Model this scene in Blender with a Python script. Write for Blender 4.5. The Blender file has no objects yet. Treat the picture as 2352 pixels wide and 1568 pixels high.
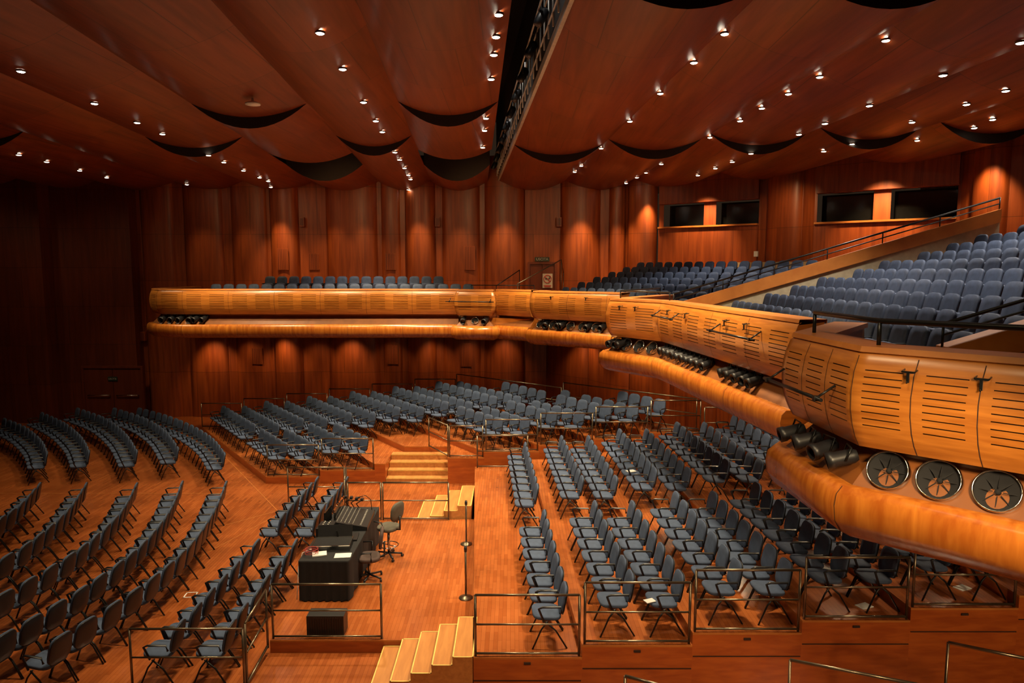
import bpy, bmesh, math, random
from mathutils import Matrix, Vector
random.seed(7)
C = bpy.context.scene.collection
bpy.context.scene.view_settings.view_transform='Standard'
HC=6.3; F=1590.0; TH=math.atan(164/F); cs,sn=math.cos(TH),math.sin(TH)
def ray(px,py):
    u=(px-1176)/F; v=(784-py)/F
    return Vector((u,cs+v*sn,-sn+v*cs))
def onz(px,py,z=0):
    d=ray(px,py); t=(z-HC)/d.z; return (d.x*t,d.y*t)
def proj(x,y,z):
    z-=HC; dep=y*cs-z*sn; up=y*sn+z*cs
    return (1176+F*x/dep, 784-F*up/dep) if dep>0.1 else (-9999,-9999)
# ---------------------------------------------------------------- materials
def nt(name):
    m=bpy.data.materials.new(name); m.use_nodes=True; n=m.node_tree.nodes; l=m.node_tree.links
    return m,n,l,n['Principled BSDF']
def mat(name,col,rough=.5,metal=0,emit=None,st=0,var=0.12):
    m,n,l,b=nt(name)
    b.inputs['Roughness'].default_value=rough; b.inputs['Metallic'].default_value=metal
    tc=n.new('ShaderNodeTexCoord'); no=n.new('ShaderNodeTexNoise'); no.inputs['Scale'].default_value=9
    l.new(tc.outputs['Object'],no.inputs['Vector'])
    r=n.new('ShaderNodeValToRGB'); l.new(no.outputs['Fac'],r.inputs[0])
    r.color_ramp.elements[0].position=.3; r.color_ramp.elements[1].position=.7
    r.color_ramp.elements[0].color=tuple(c*(1-var) for c in col)+(1,); r.color_ramp.elements[1].color=tuple(min(1,c*(1+var)) for c in col)+(1,)
    l.new(r.outputs[0],b.inputs['Base Color'])
    if emit:
        b.inputs['Emission Color'].default_value=emit+(1,); b.inputs['Emission Strength'].default_value=st
    return m
def wood(name,c1,c2,rough=.35,sc=(6,6,.5),seam=None,coat=.2):
    m,n,l,b=nt(name)
    tc=n.new('ShaderNodeTexCoord'); mp=n.new('ShaderNodeMapping'); mp.inputs['Scale'].default_value=sc
    l.new(tc.outputs['Object'],mp.inputs[0])
    no=n.new('ShaderNodeTexNoise'); no.inputs['Scale'].default_value=1.6; no.inputs['Detail'].default_value=6; no.inputs['Distortion'].default_value=.4
    l.new(mp.outputs[0],no.inputs['Vector'])
    r=n.new('ShaderNodeValToRGB'); l.new(no.outputs['Fac'],r.inputs[0])
    r.color_ramp.elements[0].position=.32; r.color_ramp.elements[1].position=.72
    r.color_ramp.elements[0].color=c1+(1,); r.color_ramp.elements[1].color=c2+(1,)
    out=r.outputs[0]
    if seam:
        sx=n.new('ShaderNodeSeparateXYZ'); l.new(tc.outputs['Object'],sx.inputs[0])
        su=n.new('ShaderNodeMath'); su.operation='SUBTRACT'; l.new(sx.outputs[0],su.inputs[0]); l.new(sx.outputs[1],su.inputs[1])
        cb=n.new('ShaderNodeCombineXYZ'); l.new(su.outputs[0],cb.inputs[0]); l.new(sx.outputs[2 if len(seam)<3 else 1],cb.inputs[1])
        if len(seam)>2: l.new(sx.outputs[0],cb.inputs[0])
        br=n.new('ShaderNodeTexBrick'); br.inputs['Scale'].default_value=1; br.inputs['Brick Width'].default_value=seam[0]; br.inputs['Row Height'].default_value=seam[1]
        br.inputs['Mortar Size'].default_value=.008; br.inputs['Color1'].default_value=(1,1,1,1); br.inputs['Color2'].default_value=(.78,.78,.78,1); br.inputs['Mortar'].default_value=(.4,.4,.4,1)
        l.new(cb.outputs[0],br.inputs['Vector'])
        mx=n.new('ShaderNodeMixRGB'); mx.blend_type='MULTIPLY'; mx.inputs[0].default_value=1
        l.new(out,mx.inputs[1]); l.new(br.outputs['Color'],mx.inputs[2]); out=mx.outputs[0]
    l.new(out,b.inputs['Base Color'])
    b.inputs['Roughness'].default_value=rough; b.inputs['Coat Weight'].default_value=coat; b.inputs['Coat Roughness'].default_value=.25
    return m
def planks(name,c1,c2,rot=math.pi/2,rough=.3,w=.5,h=.065):
    m,n,l,b=nt(name)
    tc=n.new('ShaderNodeTexCoord'); mp=n.new('ShaderNodeMapping'); mp.inputs['Rotation'].default_value=(0,0,rot)
    l.new(tc.outputs['Object'],mp.inputs[0])
    br=n.new('ShaderNodeTexBrick'); br.inputs['Scale'].default_value=1; br.inputs['Brick Width'].default_value=w; br.inputs['Row Height'].default_value=h
    br.inputs['Mortar Size'].default_value=.0018; br.inputs['Color1'].default_value=c1+(1,); br.inputs['Color2'].default_value=c2+(1,); br.inputs['Mortar'].default_value=tuple(c*.6 for c in c1)+(1,)
    l.new(mp.outputs[0],br.inputs['Vector'])
    no=n.new('ShaderNodeTexNoise'); no.inputs['Scale'].default_value=.9; no.inputs['Detail'].default_value=6
    l.new(tc.outputs['Object'],no.inputs['Vector'])
    r=n.new('ShaderNodeValToRGB'); l.new(no.outputs['Fac'],r.inputs[0]); r.color_ramp.elements[0].position=.3; r.color_ramp.elements[1].position=.7
    r.color_ramp.elements[0].color=(.68,.65,.62,1); r.color_ramp.elements[1].color=(1.1,1.1,1.1,1)
    mx=n.new('ShaderNodeMixRGB'); mx.blend_type='MULTIPLY'; mx.inputs[0].default_value=1
    l.new(br.outputs['Color'],mx.inputs[1]); l.new(r.outputs[0],mx.inputs[2]); l.new(mx.outputs[0],b.inputs['Base Color'])
    b.inputs['Roughness'].default_value=rough; b.inputs['Coat Weight'].default_value=.4; b.inputs['Coat Roughness'].default_value=.14
    return m
M={}
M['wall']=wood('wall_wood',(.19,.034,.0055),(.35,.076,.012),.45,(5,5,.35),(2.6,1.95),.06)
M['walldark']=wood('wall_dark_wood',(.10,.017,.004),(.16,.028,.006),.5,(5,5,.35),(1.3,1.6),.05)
M['ceil']=wood('ceiling_wood',(.15,.026,.005),(.25,.050,.009),.44,(5,.35,4),(.95,2.4,1),.14)
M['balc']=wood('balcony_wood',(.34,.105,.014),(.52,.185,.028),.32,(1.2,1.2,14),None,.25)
M['lip']=wood('lip_wood',(.38,.095,.011),(.60,.20,.026),.27,(7,7,.6),None,.35)
M['recess']=wood('recess_shade_wood',(.18,.055,.010),(.25,.08,.014),.5,(2,2,2),None,.05)  # balcony wood darkened, shade of the recess put into the colour
M['cap']=wood('cap_wood',(.40,.13,.025),(.52,.19,.038),.38,(2,2,2),None,.2)
M['fascia']=wood('fascia_wood',(.32,.062,.010),(.47,.11,.017),.33,(1.5,1.5,8),None,.3)
M['step']=wood('step_wood',(.42,.165,.042),(.58,.25,.068),.35,(8,1,8),None,.2)
M['floor']=planks('floor_parquet',(.29,.072,.016),(.385,.108,.026),rough=.25)
M['deck']=planks('deck_parquet',(.33,.084,.018),(.43,.126,.031),math.pi/2,.25)
M['slot']=mat('slot_dark',(.03,.010,.004),.8)
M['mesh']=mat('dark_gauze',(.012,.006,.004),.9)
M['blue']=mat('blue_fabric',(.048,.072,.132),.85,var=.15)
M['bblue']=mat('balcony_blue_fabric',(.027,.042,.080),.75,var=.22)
M['black']=mat('black_plastic',(.012,.012,.014),.4)
M['blackmetal']=mat('black_metal',(.02,.02,.02),.35,.6)
M['rail']=mat('bronze_metal',(.20,.16,.11),.3,.85)
M['chrome']=mat('chrome',(.5,.48,.44),.18,1)
M['cloth']=mat('black_cloth',(.010,.010,.012),.9)
M['white']=mat('white_paper',(.7,.7,.68),.7,var=.03)
M['yellow']=mat('yellow_tape',(.80,.55,.14),.5)
M['cream']=mat('cream_plaster',(.36,.30,.19),.7)
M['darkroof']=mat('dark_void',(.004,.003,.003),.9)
M['lamp']=mat('lamp_glow',(1,.9,.75),.4,0,(1,.90,.70),36)
M['glass']=mat('dark_glass',(.01,.01,.01),.1)
M['green']=mat('sign_green',(.015,.03,.02),.5)
M['red']=mat('red_mark',(.4,.04,.03),.5)
M['grey']=mat('grey_metal',(.42,.41,.38),.5,.2)
M['brown']=mat('dark_bronze',(.06,.025,.012),.5,.2)
# ---------------------------------------------------------------- mesh builder
class MB:
    def __init__(s): s.v=[];s.f=[];s.m=[];s.sm=[]
    def add(s,vs,fs,mi=0,sm=False):
        o=len(s.v); s.v+=[tuple(v) for v in vs]
        for f in fs: s.f.append(tuple(i+o for i in f)); s.m.append(mi); s.sm.append(sm)
        return s
    def box(s,c,d,rz=0,mi=0,Mx=None):
        x,y,z=d[0]/2,d[1]/2,d[2]/2
        R=Matrix.Translation(c)@Matrix.Rotation(rz,4,'Z') if Mx is None else Mx@Matrix.Translation(c)
        vs=[R@Vector((a*x,b*y,e*z)) for a in(-1,1) for b in(-1,1) for e in(-1,1)]
        return s.add(vs,[(0,1,3,2),(4,6,7,5),(0,4,5,1),(2,3,7,6),(0,2,6,4),(1,5,7,3)],mi)
    def prism(s,poly,z0,z1,mi=0,mt=None,top=True,bot=True,side=True):
        n=len(poly); vs=[(p[0],p[1],z0) for p in poly]+[(p[0],p[1],z1) for p in poly]
        if side: s.add(vs,[(i,(i+1)%n,(i+1)%n+n,i+n) for i in range(n)],mi)
        if top: s.add(vs,[tuple(range(n,2*n))],mi if mt is None else mt)
        if bot: s.add(vs,[tuple(range(n-1,-1,-1))],mi)
        return s
    def tube(s,pts,r,n=6,mi=0,sm=True):
        pts=[Vector(p) for p in pts]; vs=[]
        for i,p in enumerate(pts):
            d=(pts[min(i+1,len(pts)-1)]-pts[max(i-1,0)]).normalized()
            a=Vector((0,0,1)) if abs(d.z)<.9 else Vector((1,0,0))
            u=d.cross(a).normalized(); w=d.cross(u)
            for k in range(n):
                t=2*math.pi*(k+.5)/n; vs.append(p+(u*math.cos(t)+w*math.sin(t))*r)
        fs=[(i*n+k,i*n+(k+1)%n,(i+1)*n+(k+1)%n,(i+1)*n+k) for i in range(len(pts)-1) for k in range(n)]
        s.add(vs,fs,mi,sm); L=(len(pts)-1)*n
        return s.add(vs,[tuple(range(n)),tuple(range(L,L+n))],mi)
    def lathe(s,prof,n=16,Mx=Matrix(),mi=0,cap=True):
        vs=[Mx@Vector((r*math.cos(2*math.pi*k/n),r*math.sin(2*math.pi*k/n),z)) for r,z in prof for k in range(n)]
        s.add(vs,[(i*n+k,i*n+(k+1)%n,(i+1)*n+(k+1)%n,(i+1)*n+k) for i in range(len(prof)-1) for k in range(n)],mi,True)
        if cap: s.add(vs,[tuple(range(n)),tuple(range((len(prof)-1)*n,len(prof)*n))],mi)
        return s
    def pad(s,w,h,t,fn,p=3.5,n=20,mi=0,taper=0):
        out=[]
        for k in range(n):
            a=2*math.pi*(k+.5)/n; c,d=math.cos(a),math.sin(a)
            x=math.copysign(abs(c)**(2/p),c)*w/2; y=math.copysign(abs(d)**(2/p),d)*h/2
            out.append((x*(1-taper*(y/h+.5)),y))
        vs=[]
        lay=[(.0,-.5),(.5,-.5),(.95,-.47),(1,-.2),(1,.2),(.95,.47),(.5,.52),(.0,.52)]
        for sc,o in lay:
            for x,y in out: vs.append(fn(x*sc,y*sc,o*t))
        return s.add(vs,[(i*n+k,i*n+(k+1)%n,(i+1)*n+(k+1)%n,(i+1)*n+k) for i in range(len(lay)-1) for k in range(n)],mi,True)
    def mesh(s,name,mats):
        me=bpy.data.meshes.new(name); me.from_pydata(s.v,[],s.f)
        for m in mats: me.materials.append(m)
        for p,mi,sm in zip(me.polygons,s.m,s.sm): p.material_index=mi; p.use_smooth=sm
        b=bmesh.new(); b.from_mesh(me); bmesh.ops.remove_doubles(b,verts=b.verts,dist=1e-5); bmesh.ops.recalc_face_normals(b,faces=b.faces); b.to_mesh(me); b.free()
        return me
    def build(s,name,mats,parent=None):
        if not isinstance(mats,(list,tuple)): mats=[mats]
        o=bpy.data.objects.new(name,s.mesh(name,mats)); C.objects.link(o)
        if parent: o.parent=parent
        return o
def tag(o,label,cat,group=None):
    o['label']=label; o['category']=cat
    if group: o['group']=group
    return o
def thing(name,label,cat,loc=(0,0,0),rz=0,group=None):
    o=bpy.data.objects.new(name,None); C.objects.link(o); o.location=loc; o.rotation_euler=(0,0,rz); o.empty_display_size=.1
    return tag(o,label,cat,group)
def struct(o): o['kind']='structure'; return o
def ordn(n):
    w=['','first','second','third','fourth','fifth','sixth','seventh','eighth','ninth','tenth']
    return w[n] if n<=10 else '%d%s'%(n,{1:'st',2:'nd',3:'rd'}.get(n%10 if n//10!=1 else 0,'th'))
def part(mb,name,m,root,lab=None):
    T=Matrix.Translation(root.location)@Matrix.Rotation(root.rotation_euler.z,4,'Z'); I=T.inverted()
    mb.v=[tuple(I@Vector(v)) for v in mb.v]
    return mb.build(name,m,root)
# ---------------------------------------------------------------- floor
mb=MB(); mb.prism([(-30,-2),(20,-2),(20,32),(-30,32)],-.2,0)
struct(mb.build('floor',M['floor']))
# ---------------------------------------------------------------- walls
def scallop(mb,segs,z0,z1,mi=0):
    for p0,p1,b in segs:
        p0=Vector(p0+(0,));p1=Vector(p1+(0,)); d=(p1-p0); nrm=Vector((d.y,-d.x,0)).normalized()
        n=10 if b else 1; pts=[]
        for i in range(n+1):
            t=i/n; s=2*t-1; pts.append(p0+d*t+nrm*(b*math.sqrt(max(0,1-s*s*.97))if b else 0))
        if b: pts=[p0]+pts+[p1]
        vs=[(p.x,p.y,z0) for p in pts]+[(p.x,p.y,z1) for p in pts]; k=len(pts)
        mb.add(vs,[(i,i+1,i+1+k,i+k) for i in range(k-1)],mi,bool(b))
YW=29.5
def wx(px): return (px-1176)/F*YW
fl=[(325,0),(335,.18),(408,0),(432,.16),(520,0),(540,.16),(620,0),(628,.34),(692,0),(755,.26),(870,0),(880,.12),(922,0),(934,.34),(1002,0),(1018,.16),(1103,0),(1114,.33),(1205,0),(1286,.38),(1376,0),(1396,.24),(1433,0)]
segs=[]
for i in range(len(fl)-1):
    segs.append(((wx(fl[i][0]),YW),(wx(fl[i+1][0]),YW),fl[i][1]))
mb=MB(); scallop(mb,segs,0,11)
struct(mb.build('wall_far',M['wall']))
mb=MB(); scallop(mb,[((-30,28.2),(wx(150),28.2),0),((wx(150),28.2),(wx(150),28.9),0),((wx(150),28.9),(wx(325),28.9),0),((wx(325),28.9),(wx(325),29.5),0)],0,11)
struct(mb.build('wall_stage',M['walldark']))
mb=MB(); mb.box((-28,14,5.5),(.2,34,11)); struct(mb.build('wall_left',M['walldark']))
mb=MB(); mb.box((17.5,12,5.5),(.2,36,11)); struct(mb.build('wall_right',M['wall']))
mb=MB(); mb.box((-5,-2.1,5.5),(50,.2,11)); struct(mb.build('wall_near',M['walldark']))
def window_wall(name,p0,p1,wz0,wz1,splits):
    P0=Vector(p0+(0,));P1=Vector(p1+(0,)); d=(P1-P0); L=d.length; e=d.normalized(); nrm=Vector((e.y,-e.x,0))
    mb=MB()
    def q(u0,u1,z0,z1,off=0,mi=0):
        a=P0+e*u0+nrm*off; b=P0+e*u1+nrm*off
        mb.add([(a.x,a.y,z0),(b.x,b.y,z0),(b.x,b.y,z1),(a.x,a.y,z1)],[(0,1,2,3)],mi)
    q(0,L,4,wz0-.06); q(0,L,wz1,11)
    us=[0]+[L*s for s in splits]+[L]
    for i in range(0,len(us)-1,2): q(us[i],us[i+1],wz0-.06,wz1)
    for i in range(1,len(us)-1,2): q(us[i],us[i+1],wz0-.06,wz1,-.6,1)
    R=Matrix.Translation(P0)@Matrix.Rotation(math.atan2(e.y,e.x),4,'Z')
    mb.box((L/2,-.09,(4+wz0-.1)/2),(L*.97,.18,wz0-.1-4),Mx=R)
    mb.box((L/2,-.09,(11+wz1+.02)/2),(L*.97,.18,11-wz1-.02),Mx=R)
    mb.box((L/2,-.12,wz0-.08),(L*.97,.3,.06),mi=2,Mx=R)
    struct(mb.build(name,[M['wall'],M['glass'],M['cap']]))
window_wall('window_1',(6.0,28.6),(9.3,26.2),8.08,8.92,(.05,.46,.58,.98))
window_wall('window_2',(10.3,23.9),(13.6,21.3),7.95,8.85,(.02,.43,.55,.98))
mb=MB(); scallop(mb,[((wx(1433),29.5),(wx(1438),29.3),0),((wx(1438),29.3),(5.95,28.7),.34),((9.3,26.2),(9.5,26.0),0),((9.5,26),(10.15,24.5),.34),((10.15,24.5),(10.3,23.9),0),((13.6,21.3),(13.7,20.9),0),((13.7,20.9),(14.05,19.9),.3),((14.05,19.9),(14.4,19.6),0),((14.4,19.6),(14.6,18.6),.3),((14.6,18.6),(16.5,12),0)],4,11)
struct(mb.build('wall_upper_right',M['wall']))
mb=MB(); lw=[(1.5,29.6),(3.1,27.7),(4.4,25.6),(5.5,23.7),(6.6,21.9),(7.7,20.1),(8.8,18.3),(10,16),(11.4,12.5),(12.4,8.5),(12.6,0)]
scallop(mb,[(lw[i],lw[i+1],.28) for i in range(len(lw)-1)],0,4.1)
struct(mb.build('wall_lower_right',M['wall']))
def door(name,x0,x1,y,z0,z1,m,panic=True):
    r=bpy.data.objects.new(name,None); C.objects.link(r); r.location=((x0+x1)/2,y,z0); r['kind']='structure'
    mb=MB(); w=.09
    mb.box((x0-w/2,y-.04,(z0+z1)/2),(w,.12,z1-z0)); mb.box((x1+w/2,y-.04,(z0+z1)/2),(w,.12,z1-z0)); mb.box(((x0+x1)/2,y-.04,z1+w/2),(x1-x0+2*w,.12,w))
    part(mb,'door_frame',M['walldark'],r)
    xm=(x0+x1)/2
    for a,b in ((x0,xm-.01),(xm+.01,x1)):
        mb=MB(); mb.box(((a+b)/2,y-.03,(z0+z1)/2),(b-a,.05,z1-z0-.02)); d=part(mb,'door_leaf',m,r)
        if panic:
            mb=MB(); mb.tube([(a+.15,y-.12,z0+1.05),(b-.15,y-.12,z0+1.05)],.02); mb.box((a+.15,y-.08,z0+1.05),(.05,.1,.05)); mb.box((b-.15,y-.08,z0+1.05),(.05,.1,.05))
            part(mb,'panic_bar',M['chrome'],r)
    return r
M['doorw']=wood('door_wood',(.10,.018,.006),(.14,.028,.008),.45,(5,5,.35),None,.05)
door('door_1',-18.0,-15.6,28.88,0,2.2,M['doorw'])
door('door_2',.75,1.8,29.47,4.62,6.55,M['doorw'],False)
def text(s,size,loc,m,rx=math.pi/2,rz=0,parent=None,name='lettering'):
    cu=bpy.data.curves.new('t','FONT'); cu.body=s; cu.size=size; cu.align_x='CENTER'; cu.align_y='CENTER'; cu.extrude=.003
    o=bpy.data.objects.new('t',cu); C.objects.link(o); dg=bpy.context.evaluated_depsgraph_get()
    me=bpy.data.meshes.new_from_object(o.evaluated_get(dg)); bpy.data.objects.remove(o); me.materials.clear(); me.materials.append(m)
    q=bpy.data.objects.new(name,me); C.objects.link(q); q.rotation_euler=(rx,0,rz); q.location=loc
    if parent: q.parent=parent
    return q
M['dimwhite']=mat('off_white_board',(.42,.38,.31),.7,var=.03)  # even off-white tone for notice board and sign lettering
for (x,y,z,lab) in ((1.27,29.38,6.75,'dark exit sign above the balcony doorway beside the round wall column'),(-16.8,28.82,1.75,'small exit sign on the double doors in the dark stage wall')):
    t=thing('exit_sign',lab,'sign',(x,y,z))
    MB().box((0,0,0),(.62 if z>5 else .4,.05,.18)).build('panel',M['green'],t); text('USCITA',.15 if z>5 else .1,(0,-.03,0),M['dimwhite'],parent=t)
t=thing('no_smoking_sign','pale no smoking notice with red circle beside the balcony doorway','sign',(1.5,29.36,5.85))
MB().box((0,0,0),(.42,.03,.6)).build('panel',M['dimwhite'],t)
mb=MB(); mb.tube([(.16*math.cos(a*.2618),-.02,.08+.16*math.sin(a*.2618)) for a in range(25)],.016); mb.tube([(-.11,-.02,.19),(.11,-.02,-.03)],.016); mb.build('prohibition_ring',M['red'],t)
mb=MB(); mb.box((0,-.02,.08),(.2,.01,.035)); mb.tube([(.1,-.02,.1),(.07,-.02,.15),(.1,-.02,.18)],.01); mb.build('cigarette_symbol',M['black'],t)
mb=MB(); mb.box((0,-.02,-.2),(.32,.01,.03)); mb.box((0,-.02,-.25),(.26,.01,.03)); mb.build('lettering',M['red'],t)
for i,(px,yo,z0,z1,lab) in enumerate([(1080,.19,6.3,7.3,'tall slatted wall vent right of the flat far wall column'),(660,.37,6.3,7.2,'slatted vent on the narrow round far wall column'),(725,.03,6.3,7.0,'slatted vent in the recess right of the narrow far column'),(901,.16,6.3,7.0,'slatted vent in the recess at the middle of the far wall'),(590,.19,2.3,3.0,'slatted vent low on the far wall under the balcony'),(901,.16,2.3,3.1,'slatted vent low on the far wall behind the chair platforms'),(1070,.19,2.2,3.2,'slatted lower vent at the right of the far wall')]):
    t=thing('wall_vent',lab,'vent',(wx(px),YW-yo,z0))
    mb=MB(); mb.box((0,0,(z1-z0)/2),(.45,.02,z1-z0)); mb.build('backing',M['wall'],t)
    mb=MB()
    for k in range(6): mb.box((-.18+.072*k,-.012,(z1-z0)/2),(.025,.01,z1-z0-.06))
    mb.build('slats',M['walldark'],t)
t=tag(MB().box((9.15,26.15,6.9),(.14,.12,.2),-.63).build('wall_sensor',M['white']),'small white box on the wall edge right of the first control window','sensor')
for (px,z) in ((702,8.3),(1008,8.3),(1282,8.3),(330,3.5)):
    tag(MB().box((wx(px),YW-.12,z),(.2,.2,.38)).box((wx(px),YW-.225,z),(.14,.01,.3),mi=1).build('wall_speaker',[M['wall'],M['walldark']]),
        {702:'small dark loudspeaker in the wall recess right of the leftmost bright column',1008:'small loudspeaker high between the middle far wall columns',1282:'small loudspeaker high on the wall left of the wide bright column',330:'small loudspeaker low on the dark wall right of the stage doors'}[px],'loudspeaker')
# ---------------------------------------------------------------- ceiling
def ze(Y): return 10.5-.021*(Y-5)
S_A,S_B=.58,.32
vaults=[]  # (center c, halfwidth, bands, drift)
for j in range(6): vaults.append((2.32+2.75*j,1.375,[(3,9.8),(9.8,21.8-.75*j),(21.8-.75*j,31)],-.08))
LE=[0.015,-2.35,-4.55,-7.3,-10.15,-13.05,-15.95,-18.7,-21.45,-24.2]
LB=[[(3,16.8),(16.8,22.6),(25.4,31)],[(3,20.5),(20.5,31)],[(3,17),(17,23.2),(25.4,31)],[(3,20.7),(20.7,31)],[(3,31)],[(3,19.8),(19.8,31)],[(3,31)],[(3,31)],[(3,31)]]
for j in range(9): vaults.append(((LE[j]+LE[j+1])/2,(LE[j]-LE[j+1])/2,LB[j],-.055))
def sag(v,Y):
    for a,b in v[2]:
        if Y<=b:
            t=max(0,(Y-a)/(b-a)); return S_A+(S_B-S_A)*t
    return .2
def ceilz(X,Y):
    for v in vaults:
        s=(X-(v[0]+v[3]*(Y-10.6)))/v[1]
        if abs(s)<=1: return ze(Y)-sag(v,Y)*(1-s*s)
    return ze(Y)
mb=MB(); mg=MB()
for v in vaults:
    bs=v[2]
    for bi,(a,b) in enumerate(bs):
        nx,ny=14,10; vs=[]
        for iy in range(ny+1):
            Y=a+(b-a)*iy/ny; sg=S_A+(S_B-S_A)*iy/ny
            for ix in range(nx+1):
                s=-1+2*ix/nx; vs.append((v[0]+v[3]*(Y-10.6)+s*v[1],Y,ze(Y)-sg*(1-s*s)))
        mb.add(vs,[(iy*(nx+1)+ix,iy*(nx+1)+ix+1,(iy+1)*(nx+1)+ix+1,(iy+1)*(nx+1)+ix) for iy in range(ny) for ix in range(nx)],0,True)
        if bi<len(bs)-1:
            y2=bs[bi+1][0]; vs=[]
            for ix in range(nx+1):
                s=-1+2*ix/nx; x=v[0]+v[3]*(y2-10.6)+s*v[1]
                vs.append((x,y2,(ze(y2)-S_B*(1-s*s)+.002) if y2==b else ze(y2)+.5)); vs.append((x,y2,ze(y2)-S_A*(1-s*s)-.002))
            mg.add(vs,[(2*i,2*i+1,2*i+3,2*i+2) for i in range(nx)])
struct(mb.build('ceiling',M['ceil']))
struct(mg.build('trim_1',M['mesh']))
mb=MB(); mb.box((-5,14,13),(50,36,.2)); struct(mb.build('ceiling_block_lid',M['darkroof']))  # black lid above the reflectors, added to block the world light
R0,L0=vaults[0],vaults[6]
def eR(Y): return R0[0]-1.375+R0[3]*(Y-10.6)
def eL(Y): return LE[0]+L0[3]*(Y-10.6)
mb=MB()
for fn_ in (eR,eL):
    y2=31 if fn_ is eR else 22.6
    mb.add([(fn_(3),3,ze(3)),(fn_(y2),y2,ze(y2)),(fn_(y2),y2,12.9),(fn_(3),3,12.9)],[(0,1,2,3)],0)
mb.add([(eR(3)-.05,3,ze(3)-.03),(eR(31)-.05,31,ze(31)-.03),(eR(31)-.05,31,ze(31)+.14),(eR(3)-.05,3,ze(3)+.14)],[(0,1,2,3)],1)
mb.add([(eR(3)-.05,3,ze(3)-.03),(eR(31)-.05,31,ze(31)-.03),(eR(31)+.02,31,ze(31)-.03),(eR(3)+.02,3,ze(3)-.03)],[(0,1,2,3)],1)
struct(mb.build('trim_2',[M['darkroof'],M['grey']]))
t=thing('lighting_rig','dark rigging frame of rails and rungs along the ceiling lighting slot','rigging',(0,3,11))
for off,nm in ((.12,.3),(.12,.8),(.3,.55)):
    part(MB().tube([(eR(Y)-off,Y,ze(Y)+nm) for Y in (4,12,20,29)],.018),'rail',M['grey'],t)
for i in range(40):
    Y=5+i*.6; X=eR(Y)-.12
    part(MB().tube([(X,Y,ze(Y)+.05),(X,Y,ze(Y)+.95)],.016),'upright',M['grey'],t)
for i in range(14):
    Y=6+i*1.7; X=eR(Y)-.25
    s=thing('stage_spotlight','black stage lantern hung in the ceiling slot, %s along the dark rig'%ordn(i+1),'stage light',(X,Y,ze(Y)+.42),0,'lanterns in the ceiling slot')
    MB().lathe([(.07,-.16),(.09,-.1),(.09,.12),(.05,.17)],10,Matrix.Rotation(.5,4,'Y')).build('body',M['black'],s)
    MB().tube([(0,-.11,0),(0,-.11,.22),(0,.11,.22),(0,.11,0)],.012).build('yoke',M['blackmetal'],s)
def downhit(px,py):
    d=ray(px,py); t=3.
    while t<45:
        p=Vector((0,0,HC))+d*t
        if p.z>=ceilz(p.x,p.y)-.02: return p
        t+=.02
    return Vector((0,0,HC))+d*28
lines={'line just left of the ceiling slot':[(1145,33),(1139,84),(1134,125),(1128,181),(1116,271),(1113,299),(1109,338),(1107,441)],
'second line left of the ceiling slot':[(735,75),(787,158),(835,234),(863,277),(878,302),(907,349),(918,366),(929,385),(938,401),(943,411),(938,435)],
'third line left of the ceiling slot':[(48,163),(217,237),(315,281),(373,307),(479,356),(514,372),(559,391),(596,407),(616,415),(622,429)],
'farthest left ceiling line':[(43,355),(107,371),(183,391),(245,407),(429,423)],
'first line right of the ceiling slot':[(1665,77),(1594,143),(1517,214),(1447,278),(1381,340),(1335,380),(1320,394),(1287,426),(1270,441)],
'second line right of the ceiling slot':[(2035,92),(1883,176),(1811,215),(1750,248),(1700,277),(1631,315),(1519,376),(1484,396),(1463,407),(1438,420)],
'third line right of the ceiling slot':[(2166,172),(1997,242),(1895,283),(1835,308),(1725,352),(1682,371),(1643,386),(1603,402)],
'fourth line right of the ceiling slot':[(2345,97),(2310,208),(2220,239),(2095,280),(1957,330),(1892,347)],
'rightmost ceiling line':[(2280,274),(2238,293),(2107,322)]}
lens=MB().lathe([(.0,-.012),(.05,-.012),(.068,.0)],14,cap=False).mesh('lamp_lens',[M['lamp']])
ringm=MB().lathe([(.068,.03),(.068,-.004),(.08,-.004),(.082,.03)],14,cap=False).mesh('trim_ring',[M['brown']])
for nm,pts in lines.items():
    for i,(px,py) in enumerate(pts):
        p=downhit(px,py)
        t=thing('ceiling_downlight','glowing round downlight, %s from the camera in the %s'%(ordn(i+1),nm),'ceiling light',p-Vector((0,0,.012)),0,'ceiling downlights')
        for n2,me in (('lamp_lens',lens),('trim_ring',ringm)):
            o=bpy.data.objects.new(n2,me); C.objects.link(o); o.parent=t
p=downhit(580,224)
t=thing('ceiling_projector','small pale dome fixture hanging under the left ceiling','fixture',p-Vector((0,0,.12)))
MB().lathe([(.02,.12),(.03,.05),(.16,0),(.16,-.03),(.02,-.05)],14).build('dome',M['white'],t)
# ---------------------------------------------------------------- balcony
def nrm2(a,b):
    d=Vector((b[0]-a[0],b[1]-a[1])); d.normalize(); return Vector((d.y,-d.x))
def offs(pts,o):
    out=[]
    for i,p in enumerate(pts):
        ns=[]
        if i>0: ns.append(nrm2(pts[i-1],p))
        if i<len(pts)-1: ns.append(nrm2(p,pts[i+1]))
        if len(ns)==2:
            m=(ns[0]+ns[1]).normalized(); k=o/max(.5,m.dot(ns[0])); out.append(Vector(p)+m*k)
        else: out.append(Vector(p)+ns[0]*o)
    return out
UP=[(-.03,5.58),(.02,5.54),(.07,5.4),(.095,5.22),(.09,5.05),(.06,4.9),(.02,4.79),(-.03,4.70)]
def o_at(z):
    for (o0,z0),(o1,z1) in zip(UP,UP[1:]):
        if z<=z0+1e-6 and z>=z1-1e-6: 
            t=(z0-z)/(z0-z1); return o0+(o1-o0)*t
    return 0
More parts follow.
